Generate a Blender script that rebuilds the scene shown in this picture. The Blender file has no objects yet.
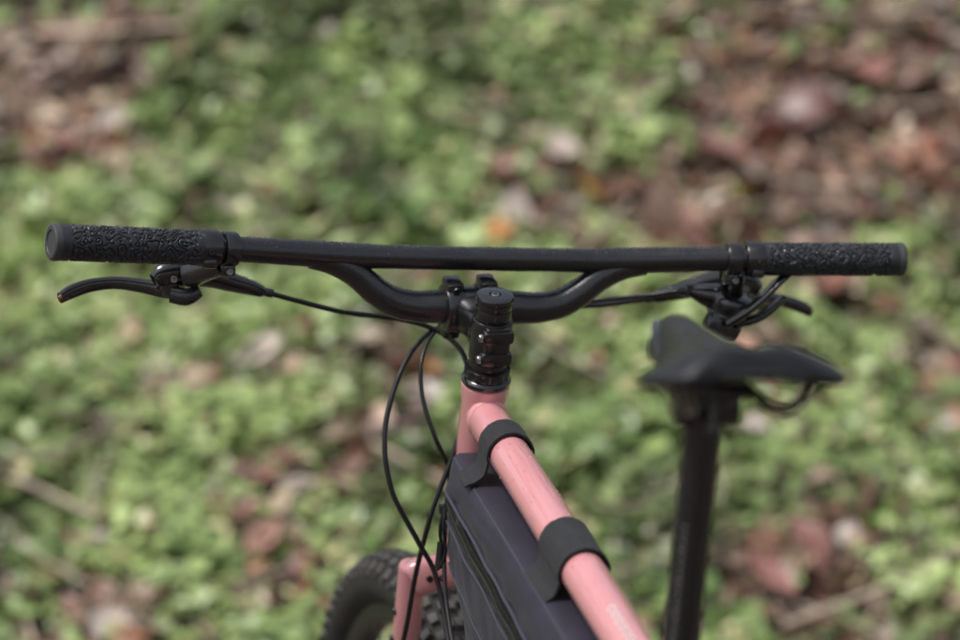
import bpy, bmesh, math, random
import numpy as np
from mathutils import Vector, Matrix, noise as mnoise
random.seed(7); rng=np.random.default_rng(11)
sc=bpy.context.scene
sc.view_settings.view_transform='Standard'; sc.view_settings.look='None'; sc.view_settings.exposure=0

# ---------------------------------------------------------------- materials
def mat(name,col,rough=.5,metal=0,coat=0,bump=None,spec=.5,var=None,trans=0,ior=1.45,rvar=None,attr=None,sheen=0,sub=0):
    m=bpy.data.materials.new(name); m.use_nodes=True
    nt=m.node_tree; N=nt.nodes; L=nt.links; b=N['Principled BSDF']
    b.inputs['Base Color'].default_value=(*col,1); b.inputs['Roughness'].default_value=rough
    b.inputs['Metallic'].default_value=metal; b.inputs['Coat Weight'].default_value=coat
    b.inputs['Coat Roughness'].default_value=.10
    b.inputs['Specular IOR Level'].default_value=spec; b.inputs['Transmission Weight'].default_value=trans
    b.inputs['IOR'].default_value=ior; b.inputs['Sheen Weight'].default_value=sheen
    tc=N.new('ShaderNodeTexCoord')
    def nz(scale,detail=3):
        n=N.new('ShaderNodeTexNoise'); n.inputs['Scale'].default_value=scale; n.inputs['Detail'].default_value=detail
        L.new(tc.outputs['Object'],n.inputs['Vector']); return n
    if attr:
        a=N.new('ShaderNodeAttribute'); a.attribute_name=attr
        L.new(a.outputs['Color'],b.inputs['Base Color'])
    if var:
        n=nz(var[0]); r=N.new('ShaderNodeValToRGB')
        r.color_ramp.elements[0].position=.3; r.color_ramp.elements[1].position=.7
        r.color_ramp.elements[0].color=(*col,1); r.color_ramp.elements[1].color=(*var[1],1)
        L.new(n.outputs['Fac'],r.inputs['Fac']); L.new(r.outputs['Color'],b.inputs['Base Color'])
    if rvar:
        n=nz(rvar[0]); mr=N.new('ShaderNodeMapRange'); mr.inputs['From Min'].default_value=.3; mr.inputs['From Max'].default_value=.7
        mr.inputs['To Min'].default_value=rvar[1]; mr.inputs['To Max'].default_value=rvar[2]
        L.new(n.outputs['Fac'],mr.inputs['Value']); L.new(mr.outputs['Result'],b.inputs['Roughness'])
    if bump:
        n=nz(bump[0],4); bp=N.new('ShaderNodeBump'); bp.inputs['Strength'].default_value=bump[1]
        bp.inputs['Distance'].default_value=bump[2]
        L.new(n.outputs['Fac'],bp.inputs['Height']); L.new(bp.outputs['Normal'],b.inputs['Normal'])
    return m
M_bar=mat('satin_black_bar',(.011,.011,.013),.26,bump=(900,.25,.0004),rvar=(60,.18,.36),spec=.85)
M_blk=mat('black_alloy',(.010,.010,.011),.22,bump=(500,.15,.0003),rvar=(90,.12,.32),spec=.85)
M_gloss=mat('gloss_black',(.008,.008,.009),.12,coat=.7)
M_rub=mat('grip_rubber',(.018,.019,.022),.40,var=(300,(.028,.030,.034)),bump=(1500,.3,.0004))
M_cap=mat('grip_end_plastic',(.05,.052,.055),.5,bump=(900,.3,.0003))
M_pink=mat('pink_paint',(.64,.275,.285),.22,coat=1,var=(14,(.67,.30,.305)))
M_hose=mat('cable_housing',(.010,.010,.012),.3,rvar=(80,.22,.42))
M_steel=mat('steel_bolt',(.30,.30,.31),.3,1,rvar=(200,.2,.5))
M_worn=mat('worn_lever_edge',(.20,.105,.055),.45,.6,var=(200,(.04,.03,.022)))
M_bag=mat('bag_nylon',(.013,.012,.022),.48,bump=(1800,.5,.0006),var=(25,(.023,.020,.036)),sheen=.06)
M_pipe=mat('bag_piping',(.045,.042,.058),.42,bump=(1500,.3,.0004))
M_zip=mat('zip_tape',(.005,.005,.006),.4,bump=(1500,.5,.0006))
M_strap=mat('hook_strap',(.010,.010,.012),.65,bump=(1600,.7,.001),sheen=.05,var=(120,(.019,.019,.022)))
M_sad=mat('saddle_cover',(.012,.012,.014),.32,bump=(1100,.3,.0004),rvar=(40,.24,.40))
M_tyre=mat('tyre_rubber',(.012,.012,.011),.7,var=(60,(.026,.024,.022)))
M_knob=mat('tyre_tread_rubber',(.045,.043,.040),.45,var=(80,(.095,.088,.080)))
M_rim=mat('rim_black',(.02,.02,.02),.4)
M_drop=mat('water',(1,1,1),.02,trans=1,ior=1.33,spec=1)
M_white=mat('white_decal',(.7,.68,.66),.4)
M_chain=mat('chain_steel',(.12,.11,.10),.4,.9)

# ---------------------------------------------------------------- mesh helpers
def mk(name,V,F,m,M=Matrix.Identity(4),parent=None,smooth=True,ang=38):
    me=bpy.data.meshes.new(name)
    me.from_pydata([tuple(M@Vector(v)) for v in V],[],F); me.materials.append(m); me.update()
    if smooth:
        me.shade_smooth(); me.set_sharp_from_angle(angle=math.radians(ang))
    o=bpy.data.objects.new(name,me); sc.collection.objects.link(o)
    if parent: par(o,parent)
    return o
def par(o,p):
    o.parent=p; o.matrix_parent_inverse=p.matrix_world.inverted()
def empty(name,loc):
    e=bpy.data.objects.new(name,None); e.location=loc; e.empty_display_size=.1
    sc.collection.objects.link(e); bpy.context.view_layer.update(); return e
def cat(P,n):
    P=[np.array(p,float) for p in P]
    if len(P)==2: return [P[0]+(P[1]-P[0])*i/n for i in range(n+1)]
    Q=[2*P[0]-P[1]]+P+[2*P[-1]-P[-2]]; out=[]
    for i in range(1,len(Q)-2):
        a,b,c,d=Q[i-1:i+3]
        for k in range(n):
            t=k/n
            out.append(.5*((2*b)+(c-a)*t+(2*a-5*b+4*c-d)*t*t+(3*b-a-3*c+d)*t**3))
    out.append(P[-1]); return out
samples=[]
def sweepVF(pts,n=8,segs=20,up=None,ex=1.0,caps=True,rec=None,M=None):
    """pts: (x,y,z,rx[,ry])"""
    pts=[tuple(p)+(p[3],) if len(p)==4 else tuple(p) for p in pts]
    C=cat(pts,n); V=[];F=[]
    P=[Vector(c[:3]) for c in C]; T=[]
    for i in range(len(P)):
        a=P[max(i-1,0)]; b=P[min(i+1,len(P)-1)]; t=(b-a)
        T.append(t.normalized() if t.length>1e-9 else (T[-1] if T else Vector((0,0,1))))
    nrm=Vector(up) if up else T[0].orthogonal()
    for i,c in enumerate(C):
        if up: nrm=Vector(up)
        nrm=(nrm-T[i]*nrm.dot(T[i])).normalized(); sd=T[i].cross(nrm)
        for k in range(segs):
            a=2*math.pi*k/segs; ca,sa=math.cos(a),math.sin(a)
            ca=math.copysign(abs(ca)**ex,ca); sa=math.copysign(abs(sa)**ex,sa)
            V.append(P[i]+sd*ca*c[3]+nrm*sa*c[4])
        if rec is not None and i<len(C)-1: samples.append((M@P[i],M@P[i+1],c[3],rec))
    for i in range(len(C)-1):
        for k in range(segs):
            k2=(k+1)%segs
            F.append((i*segs+k,i*segs+k2,(i+1)*segs+k2,(i+1)*segs+k))
    if caps:
        F.append(tuple(range(segs))[::-1]); F.append(tuple((len(C)-1)*segs+k for k in range(segs)))
    return V,F
def sweep(name,pts,m,M,parent,**k):
    rec=k.pop('rec',None)
    V,F=sweepVF(pts,rec=rec,M=M,**k); return mk(name,V,F,m,M,parent)
def lathe(name,p,d,prof,m,M,parent,segs=40,flute=None):
    """prof: list of (t,r) along axis d from p"""
    p=Vector(p); d=Vector(d).normalized(); a=d.orthogonal().normalized(); b=d.cross(a); V=[];F=[]
    for t,r in prof:
        for k in range(segs):
            w=2*math.pi*k/segs; rr=r
            if flute and flute[0]<=t<=flute[1]: rr=r-(flute[3] if (k//flute[2])%2 else 0)
            V.append(p+d*t+a*math.cos(w)*rr+b*math.sin(w)*rr)
    for i in range(len(prof)-1):
        for k in range(segs):
            k2=(k+1)%segs; F.append((i*segs+k,i*segs+k2,(i+1)*segs+k2,(i+1)*segs+k))
    F.append(tuple(range(segs))[::-1]); F.append(tuple((len(prof)-1)*segs+k for k in range(segs)))
    return mk(name,V,F,m,M,parent)
def rod(t0,t1,r,b=.0012):  # bevelled profile
    return [(t0,r-b),(t0+b*.3,r-b*.3),(t0+b,r),(t1-b,r),(t1-b*.3,r-b*.3),(t1,r-b)]
def bolt(name,p,d,r,M,parent,m=None):
    lathe(name,p,d,[(0,r),(.002,r),(.003,r*.85),(.003,r*.5),(.0012,r*.48)],m or M_steel,M,parent,segs=16)
def box(name,c,size,m,M,parent,R=None,bev=.002):
    bm=bmesh.new(); bmesh.ops.create_cube(bm,size=1)
    bmesh.ops.scale(bm,vec=size,verts=bm.verts)
    bmesh.ops.bevel(bm,geom=bm.edges[:],offset=bev,segments=2,affect='EDGES',profile=.5)
    T=Matrix.Translation(c)@(R or Matrix.Identity(4)); bm.transform(M@T)
    me=bpy.data.meshes.new(name); bm.to_mesh(me); bm.free(); me.materials.append(m)
    me.shade_smooth(); me.set_sharp_from_angle(angle=math.radians(30))
    o=bpy.data.objects.new(name,me); sc.collection.objects.link(o); par(o,parent); return o

# ---------------------------------------------------------------- frames of reference
R=math.radians
MF=Matrix.Translation((.0136,0,0))@Matrix.Rotation(R(14),4,'Z')
A=Vector((0,0,1.026)); HA=R(23); ax=Vector((0,-math.sin(HA),math.cos(HA))); e=Vector((0,math.cos(HA),math.sin(HA)))
MS=MF@Matrix.Translation(A)@Matrix.Rotation(R(3.8),4,ax)@Matrix.Translation(-A)
BC=Vector((0,.070,1.012))
MB=MS@Matrix.Translation(BC)@Matrix.Rotation(R(3.5),4,'Y')@Matrix.Diagonal((.985,1,1,1))@Matrix.Translation((.004,0,0))
bike=empty('mountain_bike',MF@Vector((0,-.3,0)))
def axp(z): return Vector((0,(1.026-z)*math.tan(HA),z))

# ---------------------------------------------------------------- handlebar
E=.408
def side(s,p): return (p[0]*s,)+tuple(p[1:])
top=[(-.40,-.060,.0550,.0111),(-.27,-.036,.0520,.0111),(-.20,-.020,.0492,.0118),(-.15,-.010,.0468,.0123),(-.12,-.007,.0460,.0119),(-.09,-.006,.0457,.0111),(0,-.006,.0455,.0111)]
full=top+[side(-1,p) for p in top[:-1][::-1]]
sweep('handlebar_crossbar',full,M_bar,MB,bike,n=8,segs=32,rec='bar')
low=[(-.165,-.011,.044,.0105),(-.145,-.008,.040,.0115),(-.122,-.005,.030,.0125),(-.100,-.003,.0135,.0134),(-.082,-.001,.004,.0140),(-.06,0,0,.0146),(-.035,0,0,.0159),(0,0,0,.0159)]
sweep('handlebar_lower_tube',low+[side(-1,p) for p in low[:-1][::-1]],M_bar,MB,bike,n=8,segs=32,rec='bar')

def grip(s):
    p0=Vector((s*.276,-.0372,.0521)); p1=Vector((s*E,-.0615,.0553)); d=(p1-p0); Ln=d.length; d.normalize()
    a=d.orthogonal().normalized(); b=d.cross(a); V=[];F=[]; nl,ns=320,220
    for i in range(nl+1):
        t=Ln*i/nl
        for k in range(ns):
            w=2*math.pi*k/ns
            q=Vector((math.cos(w)*.0155,math.sin(w)*.0155,t+s))
            q=q+Vector((mnoise.noise(q*60+Vector((9,0,0))),mnoise.noise(q*60+Vector((0,9,0))),mnoise.noise(q*60+Vector((0,0,9)))))*.004
            n=mnoise.noise(q*135)
            h=abs(math.sin(n*7.0+.5))
            h=max(0,min(1,(h-.30)*3.2))
            fade=min(1,max(0,(t-.004)/.002))*min(1,max(0,(Ln-.009-t)/.002))
            r=.0160-.0015*(1-h)*fade
            if t>Ln-.008: r=.0161
            V.append(p0+d*t+(a*math.cos(w)+b*math.sin(w))*r)
    for i in range(nl):
        for k in range(ns):
            k2=(k+1)%ns; F.append((i*ns+k,i*ns+k2,(i+1)*ns+k2,(i+1)*ns+k))
    mk('grip',V,F,M_rub,MB,bike,ang=60)
    samples.append((MB@p0,MB@p1,.0161,'grip'))
    lathe('grip_end_plug',p0+d*(Ln-.001),d,[(0,.0161),(.003,.0165),(.006,.016),(.0072,.0145),(.0072,.011),(.0062,.0105)],M_cap,MB,bike)
    lathe('grip_lock_ring',p0-d*.017,d,rod(0,.018,.0168,.0015),M_blk,MB,bike)
    bolt('grip_lock_bolt',p0-d*.008+Vector((0,-.0165,-.003)),(0,-1,0),.003,MB,bike,M_blk)
    box('grip_lock_boss',p0-d*.008+Vector((0,-.008,-.013)),(.013,.012,.010),M_blk,MB,bike,bev=.003)
for s in(-1,1): grip(s)

# ---------------------------------------------------------------- brakes
def brake(s):
    f=lambda p:side(s,p)
    c=Vector((s*.248,-.0322,.0511)); d=Vector((s,-.18,.02)).normalized()
    lathe('brake_clamp',c-d*.007,d,rod(0,.014,.0158,.0015),M_blk,MB,bike)
    box('brake_clamp_ear',c+Vector((0,.004,-.018)),(.013,.018,.014),M_blk,MB,bike,bev=.003)
    bolt('brake_clamp_bolt',c+Vector((0,-.006,-.020)),(0,-1,0),.0032,MB,bike)
    sweep('brake_neck',[f((.250,-.018,.038,.009,.011)),f((.262,.002,.030,.010,.010)),f((.272,.022,.024,.011,.011))],M_blk,MB,bike,up=(0,0,1),ex=.7)
    sweep('brake_cylinder',[f((.304,.030,.018,.006,.007)),f((.294,.032,.024,.010,.012)),f((.274,.034,.027,.012,.0135)),f((.25,.036,.023,.0100,.0110)),f((.230,.038,.0175,.0085,.0090)),f((.212,.040,.013,.0074)),f((.200,.042,.0095,.0058)),f((.196,.0425,.0085,.0036))],M_gloss,MB,bike,up=(0,0,1),segs=24,rec='brk')
    lathe('hose_nut',f((.200,.042,.0095)),(-s,.03,-.2),rod(0,.012,.0042,.001),M_blk,MB,bike,segs=12)
    lathe('lever_pivot',f((.287,.034,.004)),(0,0,1),rod(0,.030,.0085,.0015),M_blk,MB,bike,segs=24)
    bolt('lever_pivot_bolt',f((.287,.024,.020)),(0,-1,0),.0035,MB,bike)
    bolt('reach_screw',f((.302,.022,.012)),(0,-1,0),.0028,MB,bike,M_blk)
    sweep('lever_cam',[f((.262,.026,.010,.005,.006)),f((.274,.026,.004,.007,.008)),f((.288,.030,.006,.007,.008))],M_blk,MB,bike,up=(0,0,1),ex=.75)
    if s<0: bl=[(.276,.036,.008,.005,.008),(.292,.048,.009,.005,.0078),(.312,.055,.012,.0045,.0066),(.335,.058,.014,.004,.0060),(.358,.057,.0115,.004,.0062),(.376,.052,.006,.004,.0064),(.388,.046,.000,.0035,.0050)]
    else: bl=[(.276,.036,.008,.005,.008),(.292,.050,.008,.005,.0078),(.312,.064,.008,.0045,.0066),(.338,.078,.008,.004,.006),(.360,.086,.004,.004,.0062),(.378,.088,-.001,.004,.0064),(.388,.088,-.006,.0035,.0050)]
    sweep('brake_lever_blade',[f(p) for p in bl],M_gloss,MB,bike,up=(0,0,1),ex=.75,segs=20,rec='brk')
    p=bl[-1]
    sweep('lever_tip_wear',[f((p[0]-.001,p[1]-.0018,p[2]-.0002,.0032,.0044)),f((p[0]+.0012,p[1]-.0026,p[2]-.0014,.002,.0034))],M_worn,MB,bike,up=(0,0,1),n=3)
for s in(-1,1): brake(s)
# ---------------------------------------------------------------- shifter
sc0=Vector((.260,-.004,.004))
sd=Vector((.15,-.35,1)).normalized()
lathe('shifter_pod',sc0-sd*.014,sd,[(0,.010),(.001,.015),(.004,.0215),(.008,.0235),(.010,.023),(.011,.0205),(.015,.0208),(.020,.0215),(.024,.020),(.027,.016),(.028,.008)],M_blk,MB,bike,segs=36)
sweep('shifter_bracket',[(.257,-.022,.038,.006,.008),(.26,-.016,.026,.007,.006),(.262,-.008,.016,.008,.005)],M_blk,MB,bike,up=(0,1,0),ex=.7)
sweep('shifter_body',[(.222,.008,.018,.006,.006),(.240,.004,.014,.011,.012),(.262,0,.009,.013,.014),(.278,-.002,.002,.010,.011)],M_gloss,MB,bike,up=(0,0,1))
sweep('shifter_thumb_paddle',[(.250,-.022,-.010,.004,.008),(.264,-.034,.002,.004,.0075),(.279,-.040,.017,.0035,.0080),(.293,-.040,.031,.0035,.0092),(.303,-.037,.037,.003,.0062)],M_gloss,MB,bike,up=(0,-1,0),ex=.8)
sweep('shifter_release_paddle',[(.262,-.016,-.012,.004,.007),(.282,-.026,-.004,.004,.006),(.298,-.030,.010,.0035,.007),(.304,-.030,.016,.003,.005)],M_blk,MB,bike,up=(0,-1,0),ex=.8)
lathe('shifter_barrel_adjuster',(.230,.008,.019),(-1,.05,-.06),[(0,.0058),(.003,.0068),(.014,.0068),(.015,.0050),(.022,.0042),(.023,.003)],M_blk,MB,bike,segs=24,flute=(.002,.0145,1,.0006))
bolt('shifter_bolt',(.262,-.026,-.004),(.1,-1,.1),.0045,MB,bike,M_blk)
box('shifter_lower_cover',(.25,-.006,-.015),(.036,.024,.020),M_blk,MB,bike,R=Matrix.Rotation(.5,4,'Y'),bev=.006)

# ---------------------------------------------------------------- stem, headset, steerer
up=ax
zc=.988; P=axp(zc)
lathe('stem_steerer_clamp',P-up*.0225,up,rod(0,.043,.0190,.0025),M_blk,MS,bike)
lathe('stem_top_spacer',P+up*.0208,up,rod(0,.011,.0172,.0008),M_blk,MS,bike)
lathe('stem_top_spacer_thin',P+up*.0320,up,rod(0,.006,.0172,.0008),M_gloss,MS,bike)
lathe('top_cap',P+up*.0382,up,[(0,.0165),(.0005,.0176),(.0035,.0178),(.0055,.0165),(.0060,.015),(.0060,.0055),(.0035,.005),(.0035,.001)],M_gloss,MS,bike)
lathe('top_cap_bolt',P+up*.0417,up,[(0,.0042),(.0022,.0042),(.003,.0036),(.003,.0022),(.001,.002)],M_steel,MS,bike,segs=20)
bc=BC
sweep('stem_body',[tuple(P+(bc-P)*.10)+(.0185,.0195),tuple(P+(bc-P)*.45)+(.0185,.0175),tuple(P+(bc-P)*.75)+(.0245,.0200)],M_blk,MS,bike,up=tuple(up),ex=.7,segs=28)
for sx_ in(-1,1):
    X0=sx_*.0165-.004
    lathe('stem_bar_clamp',bc+Vector((X0-.009,0,0)),(1,0,0),rod(0,.018,.0235,.0025),M_blk,MS,bike)
    for t in(-1,1):
        box('stem_clamp_boss',bc+up*(t*.0225)+e*.002+Vector((X0,0,0)),(.0165,.024,.0125),M_blk,MS,bike,R=Matrix.Rotation(HA,4,'X'),bev=.0035)
        bolt('stem_faceplate_bolt',bc+up*(t*.023)-e*.010+Vector((X0,0,0)),-e,.0038,MS,bike,M_blk)
lathe('stem_clamp_bridge',bc+Vector((-.014,0,0)),(1,0,0),rod(0,.02,.0205,.001),M_blk,MS,bike)
box('stem_pinch_block',P-e*.0175,(.024,.010,.038),M_blk,MS,bike,R=Matrix.Rotation(HA,4,'X'),bev=.003)
for t in(-.012,.010):
    box('stem_pinch_boss',P-e*.019+up*t,(.030,.0115,.013),M_blk,MS,bike,R=Matrix.Rotation(HA,4,'X'),bev=.0035)
    bolt('stem_pinch_bolt',P-e*.0195+up*t+Vector((-.015,0,0)),(-1,0,0),.0038,MS,bike)
lathe('headset_spacer',P-up*.0300,up,rod(0,.0072,.0178,.0006),M_blk,MS,bike)
lathe('headset_preload_ring',P-up*.0388,up,rod(0,.0085,.0215,.001),M_blk,MS,bike,segs=48,flute=(.001,.0078,2,.0012))
lathe('headset_top_cover',P-up*.046,up,[(0,.0225),(.001,.0232),(.004,.0232),(.006,.0215),(.0072,.0195)],M_gloss,MF,bike)
# ---------------------------------------------------------------- frame
Ht=P-up*.047; Hb=axp(.785)
L=(Ht-Hb).length
lathe('head_tube',Hb,up,[(0,.0225),(.001,.0245),(.012,.0245),(.018,.0225),(.04,.0215),(L-.02,.0208),(L-.012,.0222),(L-.001,.0226),(L,.021)],M_pink,MF,bike,segs=48)
lathe('headset_lower_cup',Hb-up*.009,up,rod(0,.0085,.0235,.001),M_blk,MF,bike)
ttz=lambda y:.903+.28*y
sweep('top_tube',[(0,.052,.9175,.0185,.0195),(0,.02,.9085,.0185,.019),(0,-.1,ttz(-.1),.0185,.0185),(0,-.3,ttz(-.3),.0185,.0185),(0,-.523,ttz(-.523),.0165,.0165)],M_pink,MF,bike,segs=40,up=(0,0,1),rec='tube',n=10)
sweep('top_tube_weld',[(0,.030,.9115,.0195,.0205),(0,.026,.9103,.0203,.0207),(0,.022,.9092,.0188,.0193)],M_pink,MF,bike,segs=40,up=(0,0,1),n=3)
BB=Vector((0,-.395,.32)); SJ=Vector((0,-.523,.765))
sdv=(SJ-BB).normalized()
sweep('down_tube',[(0,.088,.815,.021),(0,-.1,.627,.022),(0,-.395,.325,.022)],M_pink,MF,bike,segs=32)
ST=SJ+sdv*.035
sweep('seat_tube',[tuple(BB)+(.0175,),tuple(ST)+(.0165,)],M_pink,MF,bike,segs=32,n=4)
lathe('seat_collar',ST-sdv*.004,sdv,rod(0,.013,.0195,.001),M_blk,MF,bike)
lathe('bottom_bracket',BB+Vector((-.0365,0,0)),(1,0,0),rod(0,.073,.021,.001),M_pink,MF,bike)
tdc=Vector((0,-.410,ttz(-.410)))
tn=Vector((0,-.28,1)).normalized(); tl=Vector((0,1,.28)).normalized()
for j in range(6):
    pts=[]
    for q in range(9):
        a=2*math.pi*q/8; th=-.35+.33*math.cos(a)*.5; yy=-.026+.0105*j+.0045*math.sin(a)*(1 if j%2 else .8)
        pts.append(tuple(tdc+tl*yy+(tn*math.cos(th)+Vector((1,0,0))*math.sin(th))*.0181)+(.0006,))
    sweep('top_tube_decal',pts,M_white,MF,bike,n=3,segs=6)
RA=Vector((0,-.825,.372))
for s in(-1,1):
    sweep('chain_stay',[(s*.025,-.41,.322,.010),(s*.045,-.47,.33,.010),(s*.062,-.62,.345,.009),(s*.066,-.81,.37,.008)],M_pink,MF,bike,segs=16)
    sweep('seat_stay',[(s*.017,-.515,.735,.008),(s*.045,-.60,.65,.008),(s*.062,-.70,.53,.008),(s*.066,-.815,.38,.008)],M_pink,MF,bike,segs=16)
# fork
CR=axp(.758)+Vector((.008,0,0))
FA=Vector((0,.325,.368))
lathe('fork_steerer_crown',CR-up*.014,up,rod(0,.03,.0225,.002),M_pink,MS,bike)
sweep('fork_crown',[tuple(CR+Vector((-.061,.006,-.010)))+(.014,.018),tuple(CR+Vector((-.047,.004,-.004)))+(.016,.018),tuple(CR)+(.020,.016),tuple(CR+Vector((.047,.004,-.004)))+(.016,.018),tuple(CR+Vector((.061,.006,-.010)))+(.014,.018)],M_pink,MS,bike,up=(0,0,1),ex=.65,segs=28)
for s in(-1,1):
    q=CR+Vector((s*.059,.006,.004))
    sweep('fork_leg',[tuple(q)+(.0135,),tuple(q-up*.08)+(.0135,),tuple(q-up*.25+Vector((0,.012,0)))+(.0115,),(s*.055,FA.y,FA.z,.009)],M_pink,MS,bike,segs=24)
    lathe('fork_leg_top_cap',q-up*.001,up,[(0,.0135),(.003,.0125),(.0045,.009),(.005,.003)],M_pink,MS,bike,segs=24)
    for j in range(3):
        bolt('fork_mount_boss',q-up*(.05+.032*j)+Vector((s*.0125,0,0)),(s,0,0),.0042,MS,bike,M_blk)
for x in(-.024,-.036,-.048):
    bolt('crown_boss',CR+Vector((x,-.0125,-.006)),(0,-1,.1),.0034,MS,bike,M_blk)

# ---------------------------------------------------------------- wheels
def wheel(C,M,tag):
    V=[];F=[];na,nb=120,24; R0=.3365; r0=.0285
    for i in range(na):
        a=2*math.pi*i/na
        for k in range(nb):
            b=2*math.pi*k/nb
            rr=R0+r0*math.cos(b)*(.98)
            V.append((C.x+r0*1.05*math.sin(b),C.y+rr*math.cos(a),C.z+rr*math.sin(a)))
    for i in range(na):
        for k in range(nb):
            F.append((i*nb+k,i*nb+(k+1)%nb,((i+1)%na)*nb+(k+1)%nb,((i+1)%na)*nb+k))
    mk(tag+'_tyre',V,F,M_tyre,M,bike)
    V=[];F=[]
    def knob(a,b,l,w,h):
        n=len(V)
        for hh,sc_ in((-.002,1.12),(h,.88)):
            for da,db in((-1,-1),(1,-1),(1,1),(-1,1)):
                bb=b+db*w/2*sc_/r0; aa=a+da*l/2*sc_/(R0+r0)
                r=r0+hh
                rr=R0+r*math.cos(bb)
                V.append((C.x+r*1.05*math.sin(bb),C.y+rr*math.cos(aa),C.z+rr*math.sin(aa)))
        F.extend([(n,n+3,n+2,n+1),(n+4,n+5,n+6,n+7)]+[(n+i,n+(i+1)%4,n+4+(i+1)%4,n+4+i) for i in range(4)])
    NK=80
    for i in range(NK):
        a=2*math.pi*i/NK; st=math.pi/NK
        knob(a,-.15,.014,.0066,.0050); knob(a,.15,.014,.0066,.0050)
        knob(a+st,-.52,.015,.0080,.0050); knob(a+st,.52,.015,.0080,.0050)
        knob(a,-.93,.016 if i%2 else .012,.010,.0056); knob(a,.93,.016 if i%2 else .012,.010,.0056)
        knob(a+st,-1.2,.007,.006,.0035); knob(a+st,1.2,.007,.006,.0035)
    mk(tag+'_tread_knobs',V,F,M_knob,M,bike,smooth=False)
    V=[];F=[]; prof=[(-.0165,.316),(-.016,.303),(-.010,.294),(.010,.294),(.016,.303),(.0165,.316),(.012,.314),(-.012,.314)]
    for i in range(na):
        a=2*math.pi*i/na
        for x,r in prof: V.append((C.x+x,C.y+r*math.cos(a),C.z+r*math.sin(a)))
    n=len(prof)
    for i in range(na):
        for k in range(n): F.append((i*n+k,((i+1)%na)*n+k,((i+1)%na)*n+(k+1)%n,i*n+(k+1)%n))
    mk(tag+'_rim',V,F,M_rim,M,bike)
    V=[];F=[]
    for i in range(32):
        a=2*math.pi*i/32; s=1 if i%2 else -1; a2=a+(.9 if (i//2)%2 else -.9)
        v,f=sweepVF([(C.x+s*.028,C.y+.026*math.cos(a2),C.z+.026*math.sin(a2),.001),(C.x,C.y+.297*math.cos(a),C.z+.297*math.sin(a),.001)],n=2,segs=6)
        o=len(V); V+=v; F+=[tuple(o+q for q in g) for g in f]
    mk(tag+'_spokes',V,F,M_blk,M,bike)
    lathe(tag+'_hub',C+Vector((-.055,0,0)),(1,0,0),[(0,.009),(.02,.011),(.022,.030),(.026,.030),(.030,.016),(.08,.016),(.084,.030),(.088,.030),(.09,.011),(.11,.009)],M_blk,M,bike,segs=28)
    V=[];F=[];n=72
    for x in(-.0385,-.0367):
        for i in range(n):
            a=2*math.pi*i/n
            for r in(.074,.090+.0015*math.sin(a*12)): V.append((C.x+x,C.y+r*math.cos(a),C.z+r*math.sin(a)))
    for i in range(n):
        j=(i+1)%n; a0,a1,b0,b1=2*i,2*i+1,2*j,2*j+1; o=2*n
        F+= [(a0,b0,b1,a1),(a0+o,a1+o,b1+o,b0+o),(a1,b1,b1+o,a1+o),(a0,a0+o,b0+o,b0)]
    mk(tag+'_brake_rotor',V,F,M_steel,M,bike,smooth=False)
wheel(FA,MS,'front_wheel'); wheel(RA,MF,'rear_wheel')
lathe('chainring',BB+Vector((.045,0,0)),(1,0,0),[(0,.055),(0,.062),(.003,.062),(.003,.055)],M_blk,MF,bike,segs=60,flute=(-1,1,1,.003))
for s,a in((1,-.35),(-1,math.pi-.35)):
    d=Vector((0,math.cos(a),math.sin(a)))
    q=BB+Vector((s*.055,0,0)); t=BB+Vector((s*.068,0,0))+d*.17
    sweep('crank_arm',[tuple(q)+(.012,.014),tuple(q+d*.08+Vector((s*.006,0,0)))+(.008,.012),tuple(t)+(.009,.011)],M_blk,MF,bike,up=tuple(d.cross(Vector((1,0,0)))))
    box('pedal',t+Vector((s*.06,0,0)),(.095,.10,.016),M_blk,MF,bike,bev=.005)
lathe('cassette',RA+Vector((.028,0,0)),(1,0,0),[(0,.085),(.002,.085),(.006,.07),(.012,.055),(.018,.04),(.024,.028)],M_chain,MF,bike,segs=60)
sweep('chain_upper_run',[(.046,-.395,.380,.0035,.005),(.042,-.825,.425,.0035,.005)],M_chain,MF,bike,up=(0,0,1))
sweep('chain_lower_run',[(.046,-.395,.260,.0035,.005),(.042,-.80,.24,.0035,.005)],M_chain,MF,bike,up=(0,0,1))
sweep('derailleur',[(.052,-.84,.34,.012),(.05,-.82,.29,.014),(.046,-.79,.23,.010)],M_blk,MF,bike)

# ---------------------------------------------------------------- seatpost & saddle
SP=SJ+sdv*.232
sweep('seatpost',[tuple(SJ-sdv*.05)+(.0136,),tuple(SP)+(.0136,)],M_bar,MF,bike,segs=36,n=4)
for i in range(16):
    wd=.004 if i%4==0 else .0024
    pts=[tuple(SJ+sdv*(.055+.006*i)+Vector((math.sin(t)*.0136,-math.cos(t)*.0136,0)))+(.0004,) for t in np.linspace(-.75-wd*40,-.75+wd*40,4)]
    sweep('seatpost_scale_mark',pts,M_white,MF,bike,n=2,segs=5)
MP=MF@Matrix.Translation(SP)@Matrix.Rotation(R(-6),4,'Z')
MSd=MP@Matrix.Translation((.001,-.020,.002))@Matrix.Rotation(R(3),4,'X')
lathe('seatpost_head',(-.022,0,.004),(1,0,0),rod(0,.044,.0165,.002),M_blk,MP,bike)
box('seatpost_lower_cradle',(0,-.004,.014),(.056,.046,.010),M_blk,MP,bike,bev=.003)
box('seatpost_upper_clamp',(0,-.004,.027),(.060,.040,.008),M_blk,MP,bike,bev=.003)
for y in(-.026,.024):
    sweep('seatpost_clamp_bolt',[(0,y,-.014,.0028),(0,y*.8,.033,.0028)],M_blk,MP,bike,n=2,segs=12)
    lathe('seatpost_clamp_nut',(0,y,-.016),(0,0,1),rod(0,.008,.0052,.001),M_blk,MP,bike,segs=14)
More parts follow.
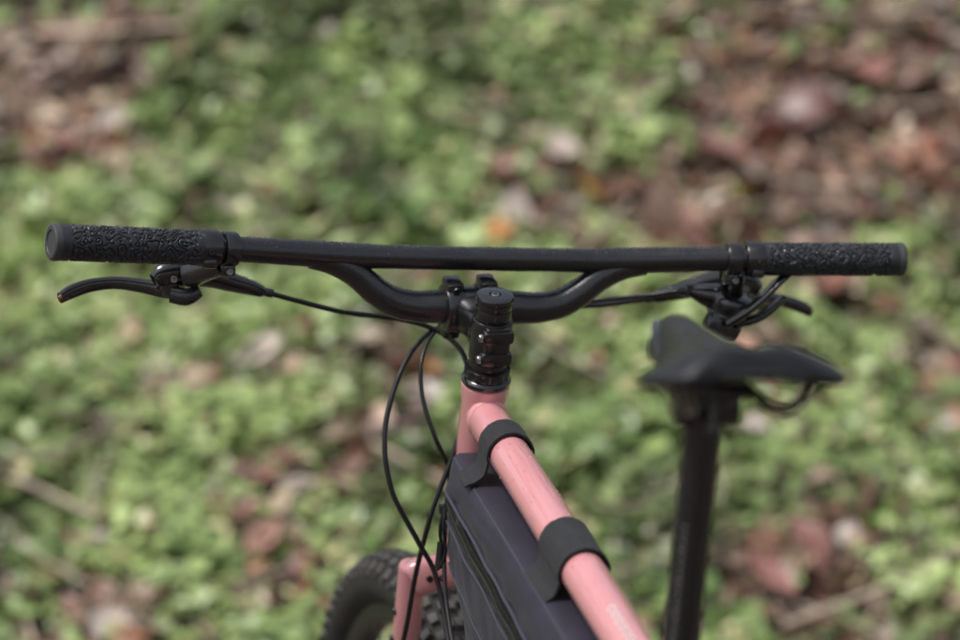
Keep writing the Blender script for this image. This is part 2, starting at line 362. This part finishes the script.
for s in(-1,1):
    sweep('saddle_rail',[(s*.012,.135,.042,.0036),(s*.018,.105,.036,.0036),(s*.022,.06,.021,.0036),(s*.022,-.02,.015,.0036),(s*.027,-.052,.010,.0036),(s*.035,-.082,.015,.0036),(s*.044,-.104,.038,.0036)],M_gloss,MSd,bike,segs=12)
kn=[(0,.006,.036,.016),(.03,.0165,.040,.020),(.10,.021,.0425,.024),(.28,.024,.0435,.026),(.45,.032,.041,.024),(.60,.050,.0395,.022),(.75,.064,.043,.020),(.87,.0685,.0490,.021),(.95,.064,.0525,.021),(.985,.054,.052,.019),(1,.040,.050,.016)]
def ki(s,j): return float(np.interp(s,[k[0] for k in kn],[k[j] for k in kn]))
V=[];F=[];ns=90;nc=56
for i in range(ns+1):
    s=i/ns
    w=(ki(s,1)+ki(max(0,s-.02),1)+ki(min(1,s+.02),1))/3 if .03<s<.97 else ki(s,1)
    h=(ki(s,2)+ki(max(0,s-.03),2)+ki(min(1,s+.03),2))/3; dr=ki(s,3); y=.150-.272*s
    wing=max(0,(s-.85)/.15)
    for k in range(nc):
        a=2*math.pi*k/nc; x=math.cos(a); ax_=abs(x)
        zt=h-dr*ax_**2.4-.0045*math.exp(-(x*w/.011)**2)*min(1,max(0,(s-.15)*6))
        th=(.018 if s>.5 else .018+.006*(.5-s)*2)*math.sqrt(max(0,1-ax_**5))
        z=zt if math.sin(a)>=0 else zt-th
        yy=y+ (.020*wing*(1-ax_**2) if s>.85 else 0)
        V.append((w*x,yy,z+.008))
for i in range(ns):
    for k in range(nc):
        k2=(k+1)%nc; F.append((i*nc+k,i*nc+k2,(i+1)*nc+k2,(i+1)*nc+k))
F.append(tuple(range(nc))[::-1]); F.append(tuple(ns*nc+k for k in range(nc)))
mk('saddle_shell_and_padding',V,F,M_sad,MSd,bike,ang=70)
box('saddle_rail_bridge',(0,-.10,.040),(.094,.018,.008),M_blk,MSd,bike,bev=.003)

# ---------------------------------------------------------------- hoses and cables (handlebar coordinates)
hr=.0025
def cable(name,pts,r=hr): sweep(name,[p+(r,) for p in pts],M_hose,MB,bike,n=10,segs=12)
cable('front_brake_hose',[(-.194,.0425,.008),(-.165,.046,.001),(-.118,.050,-.0095),(-.06,.052,-.016),(-.024,.045,-.026),(-.002,.030,-.047),(-.001,.012,-.085),(-.018,-.002,-.135),(-.038,-.004,-.19),(-.048,.01,-.25),(-.052,.04,-.33),(-.064,.10,-.43),(-.066,.2,-.58)])
cable('rear_brake_hose',[(.194,.0425,.008),(.15,.050,.001),(.10,.056,-.004),(.045,.060,-.016),(-.01,.056,-.020),(-.045,.040,-.038),(-.072,.018,-.075),(-.086,.002,-.12),(-.080,-.006,-.17),(-.056,-.010,-.215),(-.036,-.012,-.25),(-.028,-.03,-.30),(-.028,-.10,-.40)])
cable('shifter_cable_housing',[(.209,.009,.0175),(.185,.026,.012),(.13,.045,.004),(.07,.060,-.006),(.01,.066,-.012),(-.022,.050,-.024),(-.043,.030,-.050),(-.047,.012,-.085),(-.038,.000,-.12),(-.022,.000,-.155),(-.026,-.008,-.20),(-.030,-.03,-.27),(-.028,-.10,-.37)],.0022)
box('cable_clip',(-.026,-.006,-.19),(.012,.008,.010),M_blk,MB,bike,bev=.002)

# ---------------------------------------------------------------- frame bag
bag=empty('frame_bag',MF@Vector((0,-.2,.6)))
poly=[(.030,.880),(-.20,.822),(-.45,.755),(-.468,.742),(-.455,.66),(-.425,.50),(-.405,.43),(-.39,.415),(-.37,.42),(-.20,.573),(0,.757),(.035,.79),(.045,.81),(.040,.863)]
pp=cat([Vector((y,z,0)) for y,z in poly+[poly[0]]],8)[:-1]
pp=[(p[0],p[1]) for p in pp]; cy=sum(p[0] for p in pp)/len(pp); cz=sum(p[1] for p in pp)/len(pp)
lay=[]
for q in [0.02,.1,.2,.3,.4,.5,.58,.64,.70,.75,.79,.82,.85,.88,.91,.93,.95,.97,.985,1.0]:
    lay.append((-.030-.013*math.sqrt(max(0,1-q**4))*1.0 if q<1 else -.026,q))
lay=lay+[(-.015,1.0),(0,1.0),(.015,1.0)]+[(-x,q) for x,q in lay[::-1]]
V=[];F=[];n=len(pp)
for li,(x,q) in enumerate(lay):
    for (y,z) in pp:
        yy=cy+(y-cy)*q; zz=cz+(z-cz)*q
        wr=mnoise.noise(Vector((yy*16,zz*30,x*5+3)))*.008+mnoise.noise(Vector((yy*38+zz*20,zz*55,9)))*.0050+mnoise.noise(Vector((yy*90,zz*90,4)))*.0018
        V.append((x+math.copysign(wr,x)*min(1,(1-q)*9)*(1 if x<0 else -1) if q<1 else x,yy,zz))
for i in range(len(lay)-1):
    for k in range(n):
        k2=(k+1)%n; F.append((i*n+k,i*n+k2,(i+1)*n+k2,(i+1)*n+k))
F.append(tuple(range(n))[::-1]); F.append(tuple((len(lay)-1)*n+k for k in range(n)))
mk('bag_body',V,F,M_bag,MF,bag,ang=60)
BV=np.array([tuple(v) for v in V])
def sx(s,y,z):
    S=BV[BV[:,0]*s>.0]; d=(S[:,1]-y)**2+(S[:,2]-z)**2; i=np.argsort(d)[:4]
    w=1/(d[i]+1e-6); return float((S[i,0]*w).sum()/w.sum())
for s in(-1,1):
    pts=[(s*.0315,cy+(y-cy)*.975,cz+(z-cz)*.975,.0024) for y,z in pp[::2]]; pts.append(pts[0])
    sweep('bag_edge_piping',pts,M_pipe,MF,bag,n=3,segs=8)
    for nm,dz,r1,r2,mm,of in(('bag_zip_tape',-.052,.0012,.0085,M_zip,.0012),('bag_zip_teeth',-.052,.0014,.0022,M_blk,.0028),('bag_zip_piping',-.040,.0020,.0020,M_pipe,.001),('bag_lower_seam_piping',-.066,.0016,.0016,M_pipe,.001),('bag_panel_seam',-.105,.0013,.0013,M_pipe,.0006)):
        ys=np.linspace(.012,-.42,26)
        xx=[sx(s,y,.883+.28*y+dz) for y in ys]; xx=np.convolve(np.pad(xx,1,'edge'),[.25,.5,.25],'valid')
        sweep(nm,[(x+s*of,y,.883+.28*y+dz,r1,r2) for x,y in zip(xx,ys)],mm,MF,bag,up=(0,0,1),n=4,segs=10,ex=.6 if 'tape' in nm else 1)
sweep('zip_pull_cord',[(-.043,.012,.836,.0015),(-.048,.014,.815,.0016),(-.046,.018,.79,.0016),(-.050,.016,.775,.0016),(-.044,.012,.79,.0016),(-.046,.010,.815,.0016),(-.043,.012,.833,.0015)],M_zip,MF,bag,segs=8)
sweep('zip_pull_tab',[(-.047,.016,.800,.0035,.003),(-.049,.017,.776,.004,.003)],M_zip,MF,bag,segs=10,n=3)
def strap(y0,w,r=.0203,tail=.03,nm='top_tube_strap'):
    V=[];F=[]; sl=math.atan(.28); zz=ttz(y0)
    outer=[(r*math.cos(R(-20)+R(220)*k/24),r*math.sin(R(-20)+R(220)*k/24),0) for k in range(25)]
    outer=[(.024,-.020-tail*.5,0),(.0225,-.018,0)]+outer+[(-.0225,-.018,0),(-.0300,-.024,0),(-.0355,-.024-tail*.5,0),(-.0395,-.024-tail,0)]
    C=cat([Vector(o) for o in outer],3); nC=len(C)
    for off in(0,.0020):
        for i,c in enumerate(C):
            a=C[max(i-1,0)]; b=C[min(i+1,nC-1)]; t=np.array(b)-np.array(a); t/=np.linalg.norm(t); nx,nz=(t[1],-t[0])
            wob=.0008*mnoise.noise(Vector((i*.25,y0*50,off)))
            x=c[0]+nx*(off+wob); z=c[1]+nz*(off+wob)
            for j in range(5):
                y=(j/4-.5)*w
                V.append((x,y0+y*math.cos(sl)-z*math.sin(sl)*.9,zz+z+y*math.sin(sl)))
    def id(l,i,j): return l*nC*5+i*5+j
    for i in range(nC-1):
        for j in range(4):
            F.append((id(0,i,j),id(0,i+1,j),id(0,i+1,j+1),id(0,i,j+1))); F.append((id(1,i,j),id(1,i,j+1),id(1,i+1,j+1),id(1,i+1,j)))
        F.append((id(0,i,0),id(1,i,0),id(1,i+1,0),id(0,i+1,0))); F.append((id(0,i,4),id(0,i+1,4),id(1,i+1,4),id(1,i,4)))
    for i in(0,nC-1):
        for j in range(4): F.append((id(0,i,j),id(0,i,j+1),id(1,i,j+1),id(1,i,j)))
    mk(nm,V,F,M_strap,MF,bag,ang=50)
strap(-.042,.032,tail=.004)
strap(-.262,.062,tail=.020)

# ---------------------------------------------------------------- rain droplets
V=[];F=[]
bm=bmesh.new(); bmesh.ops.create_icosphere(bm,subdivisions=1,radius=1); iv=[v.co.copy() for v in bm.verts]; if_=[tuple(v.index for v in f.verts) for f in bm.faces]; bm.free()
for a,b,r,t in samples:
    ln=(b-a).length; dens={'bar':2400,'grip':1800,'brk':1100,'tube':700}[t]
    cnt=ln*dens; cnt=int(cnt)+(random.random()<cnt%1)
    d=(b-a).normalized(); upv=(Vector((0,0,1))-d*d.z).normalized(); sdv2=d.cross(upv)
    for _ in range(cnt):
        th=random.gauss(0,.9)
        if abs(th)>2: continue
        nn=upv*math.cos(th)+sdv2*math.sin(th)
        rad=min(.0016,abs(random.gauss(.0006,.0003))+.0002)
        c=a.lerp(b,random.random())+nn*r
        t1=d; t2=nn.cross(d); o=len(V)
        for v in iv: V.append(c+t1*v.x*rad+t2*v.y*rad+nn*v.z*rad*.8)
        F+=[tuple(o+q for q in f) for f in if_]
mk('rain_droplets',V,F,M_drop,parent=bike,ang=180)

# ================================================================ terrain
def vn(x,y,f,seed):
    g=np.random.default_rng(seed).random((256,256))
    X=x*f+100.3;Y=y*f+77.7; i=np.floor(X).astype(int); j=np.floor(Y).astype(int); u=X-i; v=Y-j
    u=u*u*(3-2*u); v=v*v*(3-2*v); i%=256;j%=256; i2=(i+1)%256;j2=(j+1)%256
    return (g[i,j]*(1-u)*(1-v)+g[i2,j]*u*(1-v)+g[i,j2]*(1-u)*v+g[i2,j2]*u*v)
def hz(x,y):
    t=np.clip(y-1.5,0,6.5)
    z=.7265*(t-.25*(1-np.exp(-t/.25)))
    z=z+np.clip(y-8,0,60)*.12
    k=np.clip((y-1.0)/1,0,1)*np.clip((14-y)/4,.2,1)
    return z+k*((vn(x,y,1.3,1)-.5)*.16+(vn(x,y,4,2)-.5)*.07)+(vn(x,y,15,3)-.5)*.018
xs=np.unique(np.concatenate([np.linspace(-90,-4,30),np.linspace(-4,4,240),np.linspace(4,90,30)]))
ys=np.unique(np.concatenate([np.linspace(-90,-1,30),np.linspace(-1,6,240),np.linspace(6,90,50)]))
X,Y=np.meshgrid(xs,ys); Z=hz(X,Y)
Z=np.where(np.abs(Y)<1.2,np.minimum(Z,.004),Z)
V=np.stack([X,Y,Z],-1).reshape(-1,3); nx=len(xs); ny=len(ys)
i,j=np.meshgrid(np.arange(nx-1),np.arange(ny-1)); a=(j*nx+i).ravel()
Fq=np.stack([a,a+1,a+nx+1,a+nx],1)
me=bpy.data.meshes.new('ground'); me.from_pydata(V.tolist(),[],Fq.tolist()); me.shade_smooth()
M_gr=mat('forest_soil',(.05,.038,.029),.85,var=(9,(.15,.115,.085))); me.materials.append(M_gr)
sc.collection.objects.link(bpy.data.objects.new('ground',me))

bl=[(-1.0,3.44,.30,1.2),(.72,3.42,.30,.85),(.95,3.3,.28,.85),(.335,3.03,.24,.45),(.57,3.12,.24,.6),(.17,3.15,.15,.4),(.74,2.88,.17,.4),(-.36,2.32,.20,.5),(-.42,2.15,.16,.4),(-.65,2.08,.17,.6),(-.76,2.12,.13,.4),(-.15,2.66,.13,.3),(.49,2.21,.19,.5),(.64,2.12,.16,.35),(.70,1.96,.18,.3),(.82,2.27,.15,.35),(.45,2.88,.18,.4),(-.22,2.42,.13,.4),(.05,2.05,.2,.3),(.95,2.6,.13,.3)]
def pgreen(x,y):
    p=.95-.16*np.clip((x+.1)/.5,0,1)
    for bx,by,r,s in bl: p=p-s*np.exp(-((x-bx)**2+((y-by)*1.1)**2)/(r*r))
    for bx,by,r in[(-.5,3.25,.35),(-.72,3.0,.3),(-.35,2.95,.3),(.78,3.02,.13),(.2,3.45,.2),(-.8,2.55,.3),(.5,2.6,.2),(.75,2.42,.12)]:
        p=p+.28*np.exp(-((x-bx)**2+(y-by)**2)/(r*r))
    p=p+(vn(x,y,3.2,21)-.5)*.65+(vn(x,y,8,22)-.5)*.85+(vn(x,y,17,23)-.5)*.45
    return p
def scatter(name,tv,tf,pos,size,tilt,cols,m,lift,curl=None,nrm=(0,-.42,.9)):
    n=len(pos); tv=np.array(tv,float); k=len(tv)
    nr=np.array(nrm)+rng.normal(0,tilt,(n,3)); nr/=np.linalg.norm(nr,axis=1)[:,None]
    rv=rng.normal(0,1,(n,3)); t1=np.cross(nr,rv); t1/=np.linalg.norm(t1,axis=1)[:,None]; t2=np.cross(nr,t1)
    L=np.repeat(tv[None],n,0)
    if curl is not None:
        c=rng.uniform(*curl,(n,1)); L[:,:,2]+= c*(L[:,:,1]**2)+rng.uniform(-.5,.9,(n,1))*np.abs(L[:,:,0])**1.5
        L[:,:,0]*=rng.uniform(.7,1.25,(n,1))
    W=(L[:,:,0:1]*t1[:,None]+L[:,:,1:2]*t2[:,None]+L[:,:,2:3]*nr[:,None])*size[:,None,None]+pos[:,None]+np.array([0,-.3,.9])*lift[:,None,None]
    V=W.reshape(-1,3)
    lens=np.array([len(f) for f in tf]); base=np.concatenate([np.array(f) for f in tf])
    loops=(base[None]+np.arange(n)[:,None]*k).ravel()
    me=bpy.data.meshes.new(name); me.vertices.add(len(V)); me.vertices.foreach_set('co',V.ravel())
    nf=n*len(tf); me.loops.add(len(loops)); me.loops.foreach_set('vertex_index',loops.astype(np.int32))
    me.polygons.add(nf); ll=np.tile(lens,n); st=np.concatenate([[0],np.cumsum(ll)[:-1]])
    me.polygons.foreach_set('loop_start',st.astype(np.int32)); me.polygons.foreach_set('loop_total',ll.astype(np.int32))
    me.update(calc_edges=True); me.validate()
    at=me.color_attributes.new('leafcol','FLOAT_COLOR','POINT')
    cc=np.ones((n,k,4)); cc[:,:,:3]=cols[:,None]; at.data.foreach_set('color',cc.ravel())
    me.materials.append(m); me.shade_smooth()
    o=bpy.data.objects.new(name,me); sc.collection.objects.link(o); return o
M_gl=mat('green_leaf',(.1,.1,.1),.33,attr='leafcol'); M_bl=mat('dead_leaf',(.1,.1,.1),.36,attr='leafcol')
def cand(n,xr,yr): return rng.uniform(*xr,n),rng.uniform(*yr,n)
def greens(n,xr,yr,extra=1):
    x,y=cand(n,xr,yr); p=pgreen(x,y); keep=rng.random(n)<np.clip((p-.28)*2.4,0.03,1); x=x[keep];y=y[keep];p=p[keep]
    z=hz(x,y)
    clump=vn(x,y,9,31)
    lift=.005+rng.random(len(x))*(.02+.09*np.clip(clump-.25,0,1))*1.2
    size=rng.uniform(.009,.024,len(x))*(1+.7*(vn(x,y,5,33)>.6))*extra
    h=np.clip(vn(x,y,2.5,41)*.45+vn(x,y,11,42)*.75-.08+rng.normal(0,.17,len(x)),0,1)[:,None]
    c=np.array([.095,.165,.045])*(1-h)+np.array([.43,.54,.20])*h
    yel=(rng.random(len(x))<.08)[:,None]; c=np.where(yel,np.array([.54,.50,.26]),c)
    dk=np.clip((vn(x,y,7,44)-.60)*6,0,1)[:,None]; c=c*(1-.5*dk)
    return np.stack([x,y,z],1),size,c,lift
gt=[(0,0,-.12)]+[(math.cos(2*math.pi*i/7)*(1.0 if i else .3),math.sin(2*math.pi*i/7)*(1.0 if i else .3),.10 if i%2 else 0) for i in range(7)]
gf=[(0,1+i,1+(i+1)%7) for i in range(7)]
pos,size,c,lift=greens(60000,(-1.7,1.7),(1.4,4.2))
p2,s2,c2,l2=greens(20000,(-5,5),(1.3,8),1.8); k=(np.abs(p2[:,0])>1.7)|(p2[:,1]>4.2)
scatter('ground_ivy',gt,gf,np.concatenate([pos,p2[k]]),np.concatenate([size,s2[k]]),.42,np.concatenate([c,c2[k]]),M_gl,np.concatenate([lift,l2[k]]))
bt=[];bf=[]
prof=[(-1,.03),(-.7,.36),(-.3,.60),(.15,.58),(.55,.34),(1,.02)]
for yv,w in prof:
    for s in(-1,0,1): bt.append((s*w,yv,.10*abs(s)))
for i in range(len(prof)-1):
    for s in(0,1): bf.append((i*3+s,i*3+s+1,(i+1)*3+s+1,(i+1)*3+s))
pal=np.array([[.24,.13,.09],[.34,.20,.15],[.15,.08,.06],[.46,.33,.25],[.56,.47,.41],[.30,.14,.11],[.09,.055,.045],[.40,.22,.14],[.52,.40,.28]])
def dead(n,xr,yr):
    x,y=cand(n,xr,yr); p=pgreen(x,y); keep=rng.random(n)<np.clip(1.2-p*1.05,.13,1); x=x[keep];y=y[keep]
    m=len(x); c=pal[rng.integers(0,len(pal),m)]*rng.uniform(.7,1.25,(m,1))
    c*=(.65+.6*vn(x,y,6,51))[:,None]
    o=rng.random(m)<.010; c[o]=np.array([.56,.24,.08])
    return np.stack([x,y,hz(x,y)],1),rng.uniform(.016,.054,m),c,rng.uniform(.004,.04,m)
pos,size,c,lift=dead(13000,(-1.7,1.7),(1.3,4.2)); p2,s2,c2,l2=dead(18000,(-6,6),(-3,9)); k=(np.abs(p2[:,0])>1.7)|(p2[:,1]>4.2)|((p2[:,1]<1.3)&(rng.random(len(p2))<.25))
k&=~((np.abs(p2[:,0])<.5)&(p2[:,1]<1.2)&(p2[:,1]>-1.5)&(rng.random(len(p2))<.6))
acc=np.array([[.03,2.93,.050,.58,.25,.08],[.36,2.98,.085,.54,.37,.32],[.62,3.28,.085,.24,.10,.08],[.17,3.25,.06,.5,.41,.36],[.80,3.30,.085,.24,.11,.09],[.94,3.12,.08,.42,.22,.15],[.70,3.35,.09,.16,.08,.07],[-.20,2.60,.05,.4,.32,.24],[-.58,2.03,.06,.30,.15,.09],[.34,2.9,.05,.50,.30,.23],[.70,2.86,.08,.32,.15,.11],[.52,3.22,.07,.26,.12,.10],[.86,3.42,.08,.28,.13,.10],[.58,2.2,.06,.24,.11,.09],[.50,2.14,.06,.28,.13,.11]])
pa=np.stack([acc[:,0],acc[:,1],hz(acc[:,0],acc[:,1])],1)
scatter('fallen_leaves',bt,bf,np.concatenate([pos,p2[k],pa]),np.concatenate([size,s2[k],acc[:,2]]),.45,np.concatenate([c,c2[k],acc[:,3:6]]),M_bl,np.concatenate([lift,l2[k],np.full(len(acc),.06)]),curl=(-.35,.6))
tt=[];tf=[]
for i in range(5):
    yv=-1+.5*i
    for q in range(4): tt.append((.018*math.cos(q*1.571)+.05*math.sin(i*1.7),yv,.018*math.sin(q*1.571)))
for i in range(4):
    for q in range(4): tf.append((i*4+q,i*4+(q+1)%4,(i+1)*4+(q+1)%4,(i+1)*4+q))
n=3000; x,y=cand(n,(-2.2,2.2),(1.2,4.6)); cw=np.array([.46,.37,.28])*rng.uniform(.25,1.4,(n,1))
sz=np.concatenate([rng.uniform(.05,.16,n-90),rng.uniform(.2,.42,90)])
scatter('twigs',tt,tf,np.stack([x,y,hz(x,y)],1),sz,.25,cw,M_bl,rng.uniform(.01,.06,n),curl=(-.1,.2))

# ================================================================ light, world, camera
w=bpy.data.worlds.new('World'); sc.world=w; w.use_nodes=True; nt=w.node_tree; N=nt.nodes
sky=N.new('ShaderNodeTexSky'); sky.sky_type='NISHITA'; sky.sun_disc=False
el,az=R(60),R(235)
sky.sun_elevation=el; sky.sun_rotation=az; sky.air_density=1.2; sky.dust_density=3
hs=N.new('ShaderNodeHueSaturation'); hs.inputs['Saturation'].default_value=.5
nt.links.new(sky.outputs[0],hs.inputs['Color']); nt.links.new(hs.outputs[0],N['Background'].inputs['Color'])
N['Background'].inputs['Strength'].default_value=.15
sl=bpy.data.lights.new('sun','SUN'); sl.energy=2.6; sl.angle=R(16); sl.color=(1,.98,.95)
so=bpy.data.objects.new('sun',sl); sc.collection.objects.link(so)
dirv=Vector((math.sin(az)*math.cos(el),math.cos(az)*math.cos(el),math.sin(el)))
so.rotation_euler=dirv.to_track_quat('Z','Y').to_euler()
cam=bpy.data.cameras.new('camera'); co=bpy.data.objects.new('camera',cam); sc.collection.objects.link(co)
co.location=(0,-2.35,1.19); co.rotation_euler=(R(90-4.5),0,0)
cam.lens=97.1; cam.sensor_width=36; cam.clip_end=500; cam.clip_start=.05
cam.dof.use_dof=True; cam.dof.focus_distance=2.29; cam.dof.aperture_fstop=2.9
sc.camera=co
